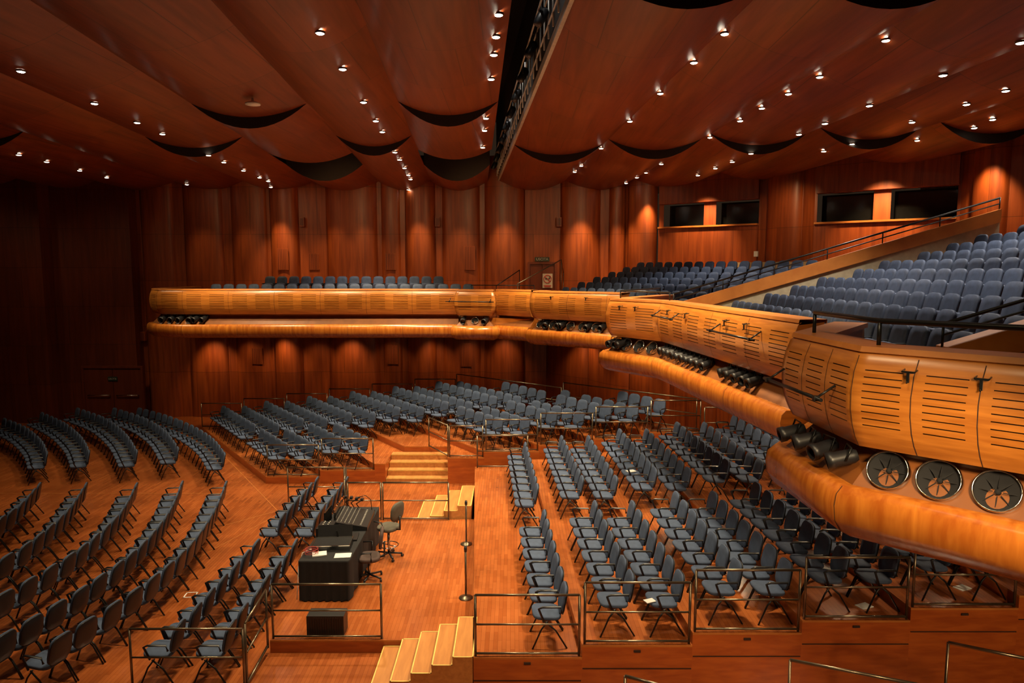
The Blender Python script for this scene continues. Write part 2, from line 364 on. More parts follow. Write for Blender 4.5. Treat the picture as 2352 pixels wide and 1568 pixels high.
def sweep(mb,pts,prof,mi=0,sm=True):
    lv=[offs(pts,o) for o,z in prof]; n=len(prof)
    for i in range(len(pts)-1):
        vs=[(lv[k][j].x,lv[k][j].y,prof[k][1]) for j in (i,i+1) for k in range(n)]
        mb.add(vs,[(k,k+1,n+k+1,n+k) for k in range(n-1)],mi,sm)
LIP=[(-.08,4.33),(.03,4.34),(.14,4.345),(.205,4.28),(.225,4.17),(.21,4.03),(.14,3.92),(.02,3.85),(-.4,3.84)]
def seam_lines(mb,pts,prof,module):
    lv=[offs(pts,o+.003) for o,z in prof]
    for i in range(len(pts)-1):
        L=(Vector(pts[i+1])-Vector(pts[i])).length; nm=max(1,round(L/module))
        for m in range(nm+1):
            u=m/nm; du=.004/L
            for k in range(len(prof)-1):
                q=[lv[a][i].lerp(lv[a][i+1],min(1,max(0,uu))) for a,uu in ((k,u-du),(k,u+du),(k+1,u+du),(k+1,u-du))]; zz=(prof[k][1],prof[k][1],prof[k+1][1],prof[k+1][1])
                mb.add([(p.x,p.y,z) for p,z in zip(q,zz)],[(0,1,2,3)],1)
def parapet(pts,label,module=.8,sw=.012):
    t=thing('balcony_parapet',label,'balcony front',(pts[len(pts)//2][0],pts[len(pts)//2][1],3.88))
    mb=MB()
    zs=[5.58,5.54,5.47,5.42]; slotrow=[0,0,0]
    z=5.42
    for k in range(9):
        zs.append(z-sw); slotrow.append(1); zs.append(z-.062); slotrow.append(0); z-=.062
    zs+=[4.79,4.70]; slotrow+=[0,0]
    lv=[offs(pts,o_at(z)) for z in zs]
    for i in range(len(pts)-1):
        L=(Vector(pts[i+1])-Vector(pts[i])).length; nm=max(1,round(L/module)); us=[0];col=[]
        for m in range(nm):
            a=m/nm; w=1/nm
            us+= [a+w*.18,a+w*.82,a+w]; col+=[0,1,0]
        for a in range(len(zs)-1):
            for b in range(len(us)-1):
                if slotrow[a] and col[b]: continue
                def P(k,u): 
                    q=lv[k][i].lerp(lv[k][i+1],u); return (q.x,q.y,zs[k])
                mb.add([P(a,us[b]),P(a,us[b+1]),P(a+1,us[b+1]),P(a+1,us[b])],[(0,1,2,3)],0,True)
    seam_lines(mb,pts,UP[1:],module*2 if module>.6 else module)
    part(mb,'slotted_panel',[M['balc'],M['slot']],t)
    mb=MB(); sweep(mb,pts,[(o-.03,z) for o,z in UP[1:-1]]); part(mb,'slot_backing',M['slot'],t)
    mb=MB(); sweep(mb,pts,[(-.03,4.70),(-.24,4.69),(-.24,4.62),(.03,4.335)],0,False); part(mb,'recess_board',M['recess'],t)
    mb=MB(); sweep(mb,pts,LIP,0,True); seam_lines(mb,pts,LIP[2:8],module*2.6); part(mb,'lower_lip',[M['lip'],M['slot']],t)
    mb=MB(); sweep(mb,pts,[(-.4,5.56),(-.4,5.62),(0,5.62),(.015,5.57),(-.03,5.55)],0,False); part(mb,'cap_rail',M['cap'],t)
    mb=MB(); sweep(mb,pts,[(-.36,5.57),(-.36,4.6)],0,False)
    prof=[(-.36,5.58)]+UP[1:]+[(-.2,4.66),(.02,4.35)]+LIP[1:]
    lv2=[offs(pts,o) for o,z in prof]
    for j in (0,-1): mb.add([(lv2[k][j].x,lv2[k][j].y,prof[k][1]) for k in range(len(prof))],[tuple(range(len(prof)))],0)
    part(mb,'back_panel',M['balc'],t)
    return t
S0=[(-13.5,29.3),(-13.5,26.0),(-12.9,25.3),(-11.9,25.1),(-1.95,25.1)]
S1=[(-1.95,25.0),(-1.95,24.5),(-.66,24.2),(-.62,24.75)]
S2=[(-.58,24.75),(.66,23.75)]
S3=[(.95,23.7),(.7,22.9),(2.95,21.3),(3.3,20.9)]
S4=[(4.2,19.5),(2.4,16.9),(3.35,15.5),(3.98,9.55)]
S5=[(4.3,9.2),(3.1,7.6),(3.15,6.2),(4.15,5.15),(4.75,3.3),(5.0,-1.5)]
parapet(S0,'long slotted wooden balcony front across the far wall')
parapet(S1,'short projecting balcony front block right of the long far balcony')
parapet(S2,'recessed short balcony front between two projecting blocks')
parapet(S3,'slotted balcony front block with round speakers below the middle seats')
parapet(S4,'long receding balcony front on the right with a row of black spotlights')
parapet(S5,'large near balcony front with big round speakers at the right edge',.5,.009)
poly=[(-13.0,29.4)]+[tuple(p) for p in offs(S0,-.3)[1:]]+[(-1.5,24.8),(-.6,24.75),(.9,23.9),(1.0,23.1),(3.1,21.6),(4.3,19.8),(2.8,16.9),(3.6,15.5),(4.25,9.3),(3.5,7.6),(3.55,6.4),(4.5,5.4),(5.1,3.4),(5.3,-1.8),(17.4,-1.8),(17.4,29.4)]
mb=MB(); mb.prism(poly,3.9,4.6,0,1); struct(mb.build('floor_balcony',[M['balc'],M['deck']]))
SL=.195; RP=.64
def ydiv(x): return 18-(x-4.2)*.243
XF=4.72
tiers=MB(); seats=[]
for r in range(15):
    x0=XF+RP*r-.35; z=4.6+SL*r
    if r>0: tiers.prism([(x0,3),(x0+RP+.02,3),(x0+RP+.02,ydiv(x0+RP)-.1),(x0,ydiv(x0)-.1)],4.55,z,0,1)
    n=0; y=8.5 if r<6 else 3.5
    while y<ydiv(x0)-.5:
        x=x0+.42
        px,py=proj(x,y,z+.5)
        if px<2400 and y>8.3: n+=1; seats.append((x,y,z,math.pi+.02,'the %s row up the right balcony'%ordn(r+1),n))
        y+=.46
ud=Vector((.84,.54)); rd=Vector((3,-4.7)).normalized()
wallpts=[(1.3,29.5),(5.5,29.0),(6.0,28.6),(9.3,26.2),(10.2,24.2),(13.6,21.3),(14,19.9),(16.5,12)]
def ywall(x):
    for a,b in zip(wallpts,wallpts[1:]):
        if a[0]<=x<=b[0]: return a[1]+(b[1]-a[1])*(x-a[0])/(b[0]-a[0])
    return 29.5
base=Vector((1.05,25.0)); MP=.74; MS=.185
def tdiv(p):
    t=0
    while (p+rd*t).y>ydiv((p+rd*t).x)+.1 and t<30: t+=.02
    return t
for r in range(15):
    p=base+ud*(MP*r)-ud*.3; q=base+ud*(MP*(r+1))-ud*.3; z=4.74+MS*r
    tp,tq=tdiv(p),tdiv(q)
    a=p-rd*(.1 if r<2 else .3); b=q-rd*(.1 if r<2 else .3)
    tiers.prism([tuple(a),tuple(b),tuple(q+rd*tq),tuple(p+rd*tp)],4.55,z,0,1)
    t=.1; n=0
    while True:
        s=p+ud*.45+rd*t
        if t>tp-.6: break
        if s.y<ywall(s.x)-.8 and s.x<13 and (r<=6 or t>tp-3.0):
            n+=1; seats.append((s.x,s.y,z,math.atan2(-.54,-.84),'the %s row of the middle balcony block'%ordn(r+1),n))
        t+=.5
tiers.prism([(-12.6,25.7),(-1.3,25.7),(-1.3,27.0),(-12.6,27.0)],4.55,5.02,0,1)
tiers.prism([(-12.6,27.0),(-1.3,27.0),(-1.3,29.0),(-12.6,29.0)],4.55,5.30,0,1)
def far_row(p0,p1,y,z,lab):
    x=(p0-1176)/F*y; x1=(p1-1176)/F*y; n=0
    while x<x1: n+=1; seats.append((x,y,z,-math.pi/2,lab,n)); x+=.48
far_row(495,1085,26.3,5.02,'the front row of the far balcony'); far_row(620,1012,27.6,5.30,'the rear row of the far balcony')
struct(tiers.build('floor_balcony_tiers',[M['cream'],M['deck']]))
def divider(p0,p1,z0,z1,label):
    t=thing('dividing_wall',label,'low wall',(p0[0],p0[1],4.6))
    d=Vector((p1[0]-p0[0],p1[1]-p0[1])); n=Vector((-d.y,d.x)).normalized()
    def pr(hw,a0,a1,b0,b1):
        vs=[]
        for (p,zb,zt) in ((p0,a0,a1),(p1,b0,b1)):
            for s in (-1,1):
                for z in (zb,zt): vs.append((p[0]+n.x*hw*s,p[1]+n.y*hw*s,z))
        m=MB(); m.add(vs,[(0,1,3,2),(4,6,7,5),(0,4,5,1),(2,3,7,6),(0,2,6,4),(1,5,7,3)]); return m
    part(pr(.07,4.58,z0-.02,4.58,z1-.02),'plaster_side',M['cream'],t)
    part(pr(.13,z0-.30,z0,z1-.30,z1),'wood_cap',M['cap'],t)
    L=d.length; k=max(2,int(L/1.1))
    m=MB(); m.tube([(p0[0],p0[1],z0+.26),(p1[0],p1[1],z1+.26)],.022); part(m,'handrail',M['blackmetal'],t)
    m=MB(); m.tube([(p0[0],p0[1],z0+.13),(p1[0],p1[1],z1+.13)],.014); part(m,'lower_rail',M['blackmetal'],t)
    for i in range(k+1):
        f=i/k; part(MB().tube([(p0[0]+d.x*f,p0[1]+d.y*f,z0+(z1-z0)*f-.05),(p0[0]+d.x*f,p0[1]+d.y*f,z0+(z1-z0)*f+.27)],.016),'rail_post',M['blackmetal'],t)
    return t
divider((4.2,18.0),(11.3,16.28),5.42,7.7,'long sloping wood-capped wall with black handrail rising between balcony seat blocks')
divider((5.0,8.0),(10.0,7.7),5.42,7.0,'near sloping wood-capped wall with black handrail at the right edge')
mb=MB(); mb.box((6.0,6.2,4.85),(1.4,.9,.5)); mb.box((6.6,6.2,5.2),(.8,.9,.3))
tag(mb.build('balcony_steps',M['cap']),'wooden steps behind the near balcony front at the right edge','steps')
def hand(pts,name,label,posts,r=.022,m='blackmetal'):
    t=thing(name,label,'railing',(pts[0][0],pts[0][1],posts))
    part(MB().tube(pts,r),'handrail',M[m],t)
    for p in pts: part(MB().tube([(p[0],p[1],posts),p],r*.8),'post',M[m],t)
    return t
hp=offs(S5,-.2)
hand([(hp[i].x,hp[i].y,5.84) for i in (1,2,3,4)],'handrail_frame','thick black handrail standing on top of the near balcony front',5.6,.026)
hp=offs(S4,-.2)
hand([(4.1,19.2,5.8),(hp[1].x,hp[1].y,5.8),(hp[2].x,hp[2].y,5.8)],'handrail_frame','thin black rail on the balcony corner at the foot of the sloping wall',5.6,.018)
hand([(-.6,26.5,5.7),(.3,27.5,6.3)],'handrail_frame','black handrail beside the steps near the balcony doorway',4.6,.02)
hand([(.2,25.2,5.8),(1.9,26.9,6.7),(2.0,27.1,6.2)],'handrail_frame','pale topped handrail rising beside the middle balcony block',4.6,.022,'rail')
hand([(-1.5,25.5,5.75),(.8,24.9,5.75)],'handrail_frame','thin rail behind the recessed far balcony front',4.6,.016)
mb=MB()
for k in range(5): mb.box((1.0+.25*k*.84,26.6+.25*k*.5,4.6+.13*(k+.5)),(.3,1.0,.13*(k+1)),.57)
for k in range(5): mb.box((.87+.25*k*.84,26.55+.25*k*.5,4.67+.2*k*.9),(.03,1.0,.02),.57,1)
tag(mb.build('balcony_steps',[M['cap'],M['yellow']]),'short yellow edged steps beside the middle balcony seats','steps')
def facetframe(S,i,u,o):
    A=offs(S,o); p=A[i].lerp(A[i+1],u); n=nrm2(S[i],S[i+1]); az=math.atan2(n.y,n.x)
    return p,az
def ring_speaker(S,i,u,r,lab):
    p,az=facetframe(S,i,u,-.07); t=thing('round_speaker',lab,'speaker',(p.x,p.y,4.51),az,'round speakers in the balcony recess')
    R=Matrix.Rotation(math.pi/2-.45,4,'Y')
    MB().lathe([(r*.9,-.06),(r*.9,.03),(r*.93,.05),(r*.98,.04),(r,-.02),(r*.95,-.06)],28,R,cap=False).build('chrome_ring',M['chrome'],t)
    MB().lathe([(.0,-.05),(r*.3,-.06),(r*.92,.01)],28,R,cap=False).build('cone',M['cloth'],t)
    m=MB()
    for k in range(8):
        a=k*math.pi/4; Mx=R@Matrix.Rotation(a,4,'Z'); m.box((r*.5,0,-.015),(r*.6,.006,.012),Mx=Mx)
    m.build('vanes',M['cloth'],t)
    MB().lathe([(r*.12,-.04),(r*.12,.0),(.001,.01)],14,R).build('hub',M['cloth'],t)
for k,u in enumerate((.16,.44,.73)): ring_speaker(S5,2,u,.18,'%s big chrome ringed round speaker under the near balcony front'%ordn(k+1))
ring_speaker(S5,3,.10,.175,'big round speaker cut by the right picture edge under the near balcony')
for k,u in enumerate((.3,.55,.8)): ring_speaker(S4,1,u,.165,'%s round speaker from the left under the middle corner facet'%ordn(k+1))
for k,u in enumerate((.08,.26,.5,.66,.84)): ring_speaker(S3,1,u,.15,'%s round speaker from the left under the middle seat block'%ordn(k+1))
ring_speaker(S1,1,.5,.13,'single round speaker under the short projecting far balcony block')
def spot_can(S,i,u,sc,lab,grp,o=-.03):
    p,az=facetframe(S,i,u,o); t=thing('spotlight',lab,'spotlight',(p.x,p.y,4.54),az+random.uniform(-.35,.35),grp); t.scale=(sc,)*3
    R=Matrix.Rotation(math.pi/2+.3,4,'Y')
    MB().lathe([(.05,-.14),(.07,-.10),(.075,.06),(.085,.08),(.085,.14),(.07,.14),(.065,.05)],12,R,cap=False).build('body',M['black'],t)
    MB().lathe([(0,.06),(.066,.06)],12,R,cap=False).build('lens',M['glass'],t)
    MB().tube([(-.02,-.09,0),(-.06,-.09,.12),(-.06,.09,.12),(-.02,.09,0)],.01).build('yoke',M['blackmetal'],t)
for k in range(4): spot_can(S5,1,.12+.25*k,1.0,'black can spotlight, %s from the left, under the near corner facet'%ordn(k+1),'spotlights under the near corner',.04)
for k in range(15): spot_can(S4,2,.03+.046*k+(.1 if k>9 else 0),1.05,'black can spotlight, %s from the far end of the right balcony recess'%ordn(k+1),'spotlights under the receding balcony')
for k in range(3): spot_can(S4,1,.02+.1*k,1.1,'black can spotlight, %s from the left beside the corner round speakers'%ordn(k+1),'spotlights at the middle corner')
for k in range(5): spot_can(S3,1,(.17,.36,.4,.75,.93)[k],1.2,'black can spotlight, %s from the left under the middle seats'%ordn(k+1),'spotlights under the middle seats')
for k in range(2): spot_can(S1,1,.15+.65*k,1.2,'black can spotlight at the %s of the short projecting block'%('left','right')[k],'spotlights on the projecting block')
for k in range(6): spot_can(S0,(2,2,2,3,3,3)[k],(.1,.45,.8,.0,.02,.05)[k]+.02,1.3,'black can spotlight, %s at the left end of the far balcony'%ordn(k+1),'spotlights at the far balcony end')
def mic_bar(S,i,u0,u1,o,z,lab,dz=0):
    A=offs(S,o); a=A[i].lerp(A[i+1],u0); b=A[i].lerp(A[i+1],u1); n=nrm2(S[i],S[i+1])
    t=thing('lamp_bar',lab,'bar',(a.x,a.y,z))
    part(MB().tube([(a.x,a.y,z),(b.x,b.y,z+dz)],.017,8),'bar',M['blackmetal'],t)
    for f in (.08,.92):
        q=a.lerp(b,f); part(MB().tube([(q.x-n.x*.18,q.y-n.y*.18,z+.12),(q.x,q.y,z+dz*f)],.012).box((q.x,q.y,z+dz*f),(.05,.05,.05)),'bracket',M['blackmetal'],t)
mic_bar(S4,2,.0,.24,.26,5.3,'black hanging bar before the far part of the receding balcony front')
mic_bar(S4,2,.55,.86,.26,5.25,'black hanging bar before the middle of the receding balcony front')
mic_bar(S5,1,.02,.85,.28,5.1,'black hanging bar across the near corner facet of the balcony')
mic_bar(S5,3,-.0,.5,.28,5.0,'black hanging bar at the right picture edge on the near balcony')
mic_bar(S1,1,-.1,.9,.22,5.2,'thin black bar on the short projecting far balcony block')
def clamp(S,i,u,lab):
    p,az=facetframe(S,i,u,.11); t=thing('clamp_bracket',lab,'bracket',(p.x,p.y,5.44),az); t.scale=(.7,)*3
    MB().tube([(-.1,-.07,.02),(.02,-.07,.0),(.02,.07,.0),(-.1,.07,.02)],.010).box((.02,0,0),(.03,.13,.025)).build('arm',M['blackmetal'],t)
    MB().box((.02,0,-.06),(.025,.03,.14)).tube([(.0,0,-.1),(.06,0,-.13)],.010).build('clamp',M['blackmetal'],t)
clamp(S5,2,.32,'black clamp bracket on the near balcony front, left one'); clamp(S5,2,.68,'black clamp bracket on the near balcony front, right one')
for k,u in enumerate((.3,.6)): clamp(S4,1,u,'small black clamp on the middle corner facet, %s'%('left one','right one')[k])
for k,u in enumerate((.12,.3,.62,.75)): clamp(S4,2,u,'small black clamp on the receding balcony front, %s from the far end'%ordn(k+1))
for k,u in enumerate((.3,.75)): clamp(S3,1,u,'small clamp on the front below the middle seats, %s'%('left one','right one')[k])
# ---------------------------------------------------------------- platforms
def platform(poly,z,lab,hole=None):
    cx=sum(p[0] for p in poly)/len(poly); cy=sum(p[1] for p in poly)/len(poly)
    t=thing('stage_platform',lab,'platform',(cx,cy,0))
    m=MB(); m.prism(poly,0,z-.03,0); part(m,'fascia',M['fascia'],t)
    m=MB(); m.prism(poly,z-.03,z,1,0); part(m,'deck',[M['deck'],M['cap']],t)
    return t
DR=-.05
def dx(y): return DR*(y-9.66)
AX=[-.58,1.03,2.65,4.25,5.83,7.4,9.0,10.6]; AZ=[.63,.82,1.01,1.20,1.39,1.58,1.77]; AY1=[19.6,19.7,19.8,19.8,19.9,17.5,13.6]
for k in range(7):
    e=AY1[k]
    t=platform([(AX[k],9.66),(AX[k+1],9.66),(AX[k+1]+dx(e),e),(AX[k]+dx(e),e)],AZ[k],'wooden riser platform, %s from the left in the near right seating block'%ordn(k+1))
    xm=(AX[k]+AX[k+1])/2
    part(MB().box((xm,9.655,AZ[k]-.36),(AX[k+1]-AX[k]-.02,.012,.012)).box((xm,9.65,AZ[k]-.09),(.1,.02,.03)),'joint_and_latch',M['slot'],t)
MZ=.22
platform([(-4.0,10.87),(-.59+dx(10.87),10.87),(-.59+dx(16.45),16.45),(-4.0,16.45)],MZ,'low wooden platform carrying the sound desk in the middle')
def BL(k,Y): return -7.3+1.62*k+(-4.8+.04*k)*(Y-20)/6.5
BZ=[.22+.19*k for k in range(8)]
Fk=lambda k:(BL(k,26.5),26.5); Nk=lambda k:(BL(k,20),20)
bpolys={0:[Nk(0),Nk(1),Fk(1),Fk(0)],1:[Nk(1),Nk(2),Fk(2),Fk(1)],
2:[Nk(2),(-3.75,20),(-3.75,21.3),(BL(3,21.3),21.3),Fk(3),Fk(2)],
3:[(-1.9,20),Nk(4),Fk(4),Fk(3),(BL(3,21.3),21.3),(-1.9,21.3)],
4:[Nk(4),Nk(5),Fk(5),Fk(4)],5:[Nk(5),Nk(6),Fk(6),Fk(5)],6:[Nk(6),Nk(7),(1.69,23.38),Fk(6)],7:[Nk(7),(5.6,20),(5.6,20.2),(1.69,23.38)]}
for k,p in bpolys.items(): platform(p,BZ[k],'wooden riser platform, %s from the left in the far seating block'%ordn(k+1))
def stairs(name,lab,treads):
    t=thing(name,lab,'steps',(treads[0][0][0][0],treads[0][0][0][1],0))
    for poly,z in treads:
        m=MB(); m.prism(poly,0,z,0); s=part(m,'tread',M['step'],t)
        m=MB(); n=len(poly)
        for i in range(n):
            a=Vector(poly[i]);b=Vector(poly[(i+1)%n]); d=(b-a).normalized(); nn=Vector((-d.y,d.x))*.018
            m.add([(a.x,a.y,z+.004),(b.x,b.y,z+.004),(b.x+nn.x,b.y+nn.y,z+.004),(a.x+nn.x,a.y+nn.y,z+.004)],[(0,1,2,3)])
        part(m,'edge_tape',M['yellow'],t)
tr=[]; x0=-2.12
for k in range(5):
    w=.31; tr.append(([(x0+w*k,9.66),(x0+w*(k+1),9.66),(x0+w*(k+1),10.86),(x0+w*k,10.86)],.126*(k+1)))
stairs('wooden_steps','yellow edged wooden steps rising to the near right platforms',tr)
tr=[]
for k in range(4):
    w=.34; a=-2.36+w*k; tr.append(([(a,16.5),(a+w,16.5),(a+w,18.1),(a,18.1)],.15+.13*k))
stairs('wooden_steps','yellow edged wooden steps beyond the sound desk',tr)
tr=[]
for k in range(4):
    tr.append(([(-3.74,20+.32*k),(-1.91,20+.32*k),(-1.91,20+.32*(k+1)),(-3.74,20+.32*(k+1))],.155*(k+1)))
t=thing('wooden_steps','broad wooden steps leading up to the far seating block','steps',(-2.8,20,0))
for poly,z in tr:
    part(MB().prism(poly,0,z,0),'tread',M['step'],t); part(MB().box((-2.82,poly[0][1]+.01,z-.01),(1.83,.03,.02)),'edge_tape',M['yellow'],t)
def rail(p0,p1,z,lab,h=.94,z1=None,r=.02):
    z1=z if z1 is None else z1
    t=thing('guard_rail',lab,'railing',(p0[0],p0[1],z))
    a=Vector((p0[0],p0[1],z));b=Vector((p1[0],p1[1],z1)); U=Vector((0,0,1))
    for p in (a,b): part(MB().tube([p,p+U*h],r),'post',M['rail'],t)
    part(MB().tube([a+U*h,b+U*h],r),'top_rail',M['rail'],t)
    part(MB().tube([a+U*h*.52,b+U*h*.52],r*.8),'middle_rail',M['rail'],t)
    part(MB().tube([a+U*.04,b+U*.04],r),'bottom_rail',M['rail'],t)
for k in range(5):
    rail((AX[k]+.04,9.7),(AX[k+1]-.04,9.7),AZ[k],'metal guard rail on the front edge of the %s near right platform'%ordn(k+1))
rail((-3.96,10.92),(-2.16,10.92),MZ,'metal guard rail in front of the sound desk platform')
rail((-5.75,9.9),(-4.05,9.9),0,'metal guard rail at the bottom left before the two chair rows')
rail((-4.03,9.95),(-4.03,10.85),0,'metal guard rail side piece left of the desk platform',1.0,.1)
rail((-5.95,17.9),(-4.45,17.9),0,'metal guard rail behind the far end of the two chair rows',1.1)
rail((-4.4,17.9),(-4.1,16.5),0,'short metal guard rail angled beside the sound desk',1.1,.1)
rail((-3.15,16.4),(-1.55,16.4),MZ,'metal guard rail before the steps beyond the sound desk')
rail((-4.0,16.4),(-3.2,16.4),MZ,'short metal rail left of the steps beyond the desk')
rail((-1.0,19.5),(.45,19.5),AZ[0],'metal guard rail at the far end of the first near right platform')
for k,lab in ((0,'left'),(1,'middle')):
    a=Nk(k);b=Nk(k+1); rail((a[0]+.05,20.05),(b[0]-.05,20.05),BZ[k],'metal guard rail on the near edge of the far block, %s section'%lab)
rail((-1.85,20.05),(-.87,20.05),BZ[3],'metal guard rail right of the broad steps')
rail((-1.9,20.1),(-2.6,21.25),BZ[3],'slanting guard rail beside the broad steps')
for k in (4,5,6,7):
    rail((BL(k,20)+.05,20.05),(min(5.55,BL(k+1,20)-.05),20.05),BZ[k],'metal guard rail on the near edge of far platform %s from the left'%ordn(k+1))
for k in range(6):
    rail((Fk(k)[0]+.05,26.45),(Fk(k+1)[0]-.05,26.45),BZ[k],'metal guard rail at the back of far platform %s from the left'%ordn(k+1),.94)
rail(Fk(6),(1.69,23.38),BZ[6],'slanting back guard rail right of the far block'); rail((1.75,23.3),(5.5,20.3),BZ[7],'slanting back guard rail at the right end of the far block')
rail((5.6,19.8),(6.8,19.8),AZ[4],'guard rail at the far end of the fifth near right platform')
def nrail(pp,z,lab):
    P=[onz(a,b,z) for a,b in pp]
    hand([(p[0],p[1],z) for p in P],'stair_rail',lab,0.0,.022,'rail')
nrail([(1815,1515),(2110,1572)],1.7,'nearest metal stair rail at the bottom edge right of centre')
nrail([(2178,1475),(2420,1525)],1.9,'nearest metal stair rail in the bottom right corner')
nrail([(1436,1552),(1560,1585)],1.6,'tip of a metal stair rail at the bottom edge centre')
# ---------------------------------------------------------------- chairs
def lean(x0,z0,ang,curve=0):
    c,s=math.cos(ang),math.sin(ang)
    def fn(x,y,o):
        off=o+curve*(x*x)
        return (x0-y*s+off*c, x, z0+y*c+off*s)
    return fn
def flat(x0,z0,tilt=.06):
    return lambda x,y,o:(x0+y, x, z0+o+y*tilt)
legs=[]
for s in (-1,1):
    legs.append([(.02,.245*s,.43),(.12,.25*s,.30),(.25,.255*s,0.0)])
    legs.append([(.06,.245*s,.42),(-.10,.25*s,.28),(-.27,.255*s,0.0)])
arms=[[(-.19,.255*s,.56),(-.17,.27*s,.655),(.10,.275*s,.665),(.16,.275*s,.64),(.08,.26*s,.43)] for s in(-1,1)]
CM={}
CM['seat']=MB().pad(.46,.44,.06,flat(.02,.455),4.0).mesh('seat',[M['blue']])
CM['backrest']=MB().pad(.43,.44,.035,lean(-.235,.68,.2,.3),3.6,taper=.1).mesh('backrest',[M['blue']])
CM['back_shell']=MB().pad(.43,.44,.02,lean(-.262,.672,.2,.3),3.6,taper=.1).tube([(-.16,-.1,.44),(-.22,-.1,.55)],.014).tube([(-.16,.1,.44),(-.22,.1,.55)],.014).mesh('back_shell',[M['black']])
LM=[MB().tube(l,.0135,5).mesh('leg',[M['blackmetal']]) for l in legs]
AM=[MB().tube(a,.018,5).mesh('armrest',[M['black']]) for a in arms]
CHP=[('seat',CM['seat']),('backrest',CM['backrest']),('back_shell',CM['back_shell'])]+[('leg',m) for m in LM]+[('armrest',m) for m in AM]
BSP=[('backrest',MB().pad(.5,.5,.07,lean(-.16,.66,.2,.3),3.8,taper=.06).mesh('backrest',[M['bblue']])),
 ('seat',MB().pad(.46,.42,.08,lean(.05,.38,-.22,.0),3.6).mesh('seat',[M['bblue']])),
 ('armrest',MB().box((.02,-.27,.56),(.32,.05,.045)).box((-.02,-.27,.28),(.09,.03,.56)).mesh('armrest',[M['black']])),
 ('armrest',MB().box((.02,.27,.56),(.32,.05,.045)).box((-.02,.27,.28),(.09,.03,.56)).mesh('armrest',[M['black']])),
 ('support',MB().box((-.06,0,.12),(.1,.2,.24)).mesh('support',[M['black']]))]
chairs=[]
def resample(P,step):
    P=[Vector(p) for p in P]; Q=[]
    for i in range(len(P)-1):
        a=P[max(i-1,0)];b=P[i];c=P[i+1];d=P[min(i+2,len(P)-1)]
        for k in range(24):
            t=k/24; Q.append(.5*((2*b)+(c-a)*t+(2*a-5*b+4*c-d)*t*t+(3*b-a-3*c+d)*t**3))
    Q.append(P[-1]); out=[(Q[0],(Q[1]-Q[0]).normalized())]; acc=0
    for i in range(1,len(Q)):
        acc+=(Q[i]-Q[i-1]).length
        if acc>=step: out.append((Q[i],(Q[i]-Q[i-1]).normalized())); acc-=step
    return out
arcs=[
 ('outermost',[(308,990),(365,1008),(425,1036),(470,1070),(495,1108)],[(496,1185),(468,1255),(415,1340),(330,1425),(225,1505),(100,1590)]),
 ('second',[(250,990),(315,1015),(362,1050),(392,1100)],[(395,1185),(362,1262),(295,1350),(190,1438),(90,1508),(-20,1580)]),
 ('third',[(165,990),(225,1016),(268,1054),(295,1104)],[(290,1190),(250,1265),(165,1350),(55,1428),(-30,1480)]),
 ('fourth',[(82,1002),(130,1028),(168,1066),(185,1106)],[(174,1190),(130,1258),(50,1335),(-40,1395)]),
 ('fifth',[(-5,1018),(40,1040),(75,1075),(88,1110)],[(67,1190),(20,1245),(-45,1295)]),
]
for nm,up,lo in arcs:
    for seg,pp in (('far half',up),('near half',lo)):
        W=[onz(a,b,0) for a,b in pp]; R=resample(W,.5)
        for i,(p,d) in enumerate(R):
            chairs.append((p.x,p.y,0,math.atan2(-d.x,d.y),'%s curved floor row, %s'%(nm,seg),i+1))
for nm,x in (('left',-5.4),('right',-4.62)):
    i=0
    for a,b in ((10.2,13.9),(15.0,17.9)):
        y=a
        while y<b: i+=1; chairs.append((x+random.uniform(-.02,.02),y,0,math.pi+.05,'%s straight row beside the sound desk'%nm,i)); y+=.54
for k in range(7):
    rows=(1.15,) if k==0 else (.55,1.3)
    for rr,ro in enumerate(rows):
        for a,b,blk in ((10.15,13.4 if k<3 else 13.9,'near'),(15.1,19.3,'far')):
            y=a; n=0
            while y<b:
                x=AX[k]+ro+dx(y)
                if y<AY1[k]-.3:
                    n+=1; chairs.append((x,y,AZ[k],math.pi+.06,'%s row, %s near right platform, %s part'%(('first','second')[rr],ordn(k+1),blk),n))
                y+=.54
for k in range(8):
    for rr,f in enumerate((.27,.77)):
        n=0; 
        d=Vector((-4.8,6.5)).normalized(); L=8.08; t=.45
        while t<L-.35:
            Y=20+t*d.y; X=BL(k,Y)+1.62*f+.05; ok=True
            if k>=2 and k<=3 and Y<22.3 and -5.2<X<-1.3: ok=False
            if 2.9<t<3.6: ok=False
            if k>=6 and X>5.25-1.229*(Y-20.2): ok=False
            if Y>26.1: ok=False
            if ok: n+=1; chairs.append((X,Y,BZ[k],math.atan2(-4.8,-6.5)+.15,'%s row of far platform %s'%(('first','second')[rr],ordn(k+1)),n))
            t+=.54
def inframe(x,y,z): 
    px,py=proj(x,y,z+.5); return -60<px<2410 and -20<py<1640
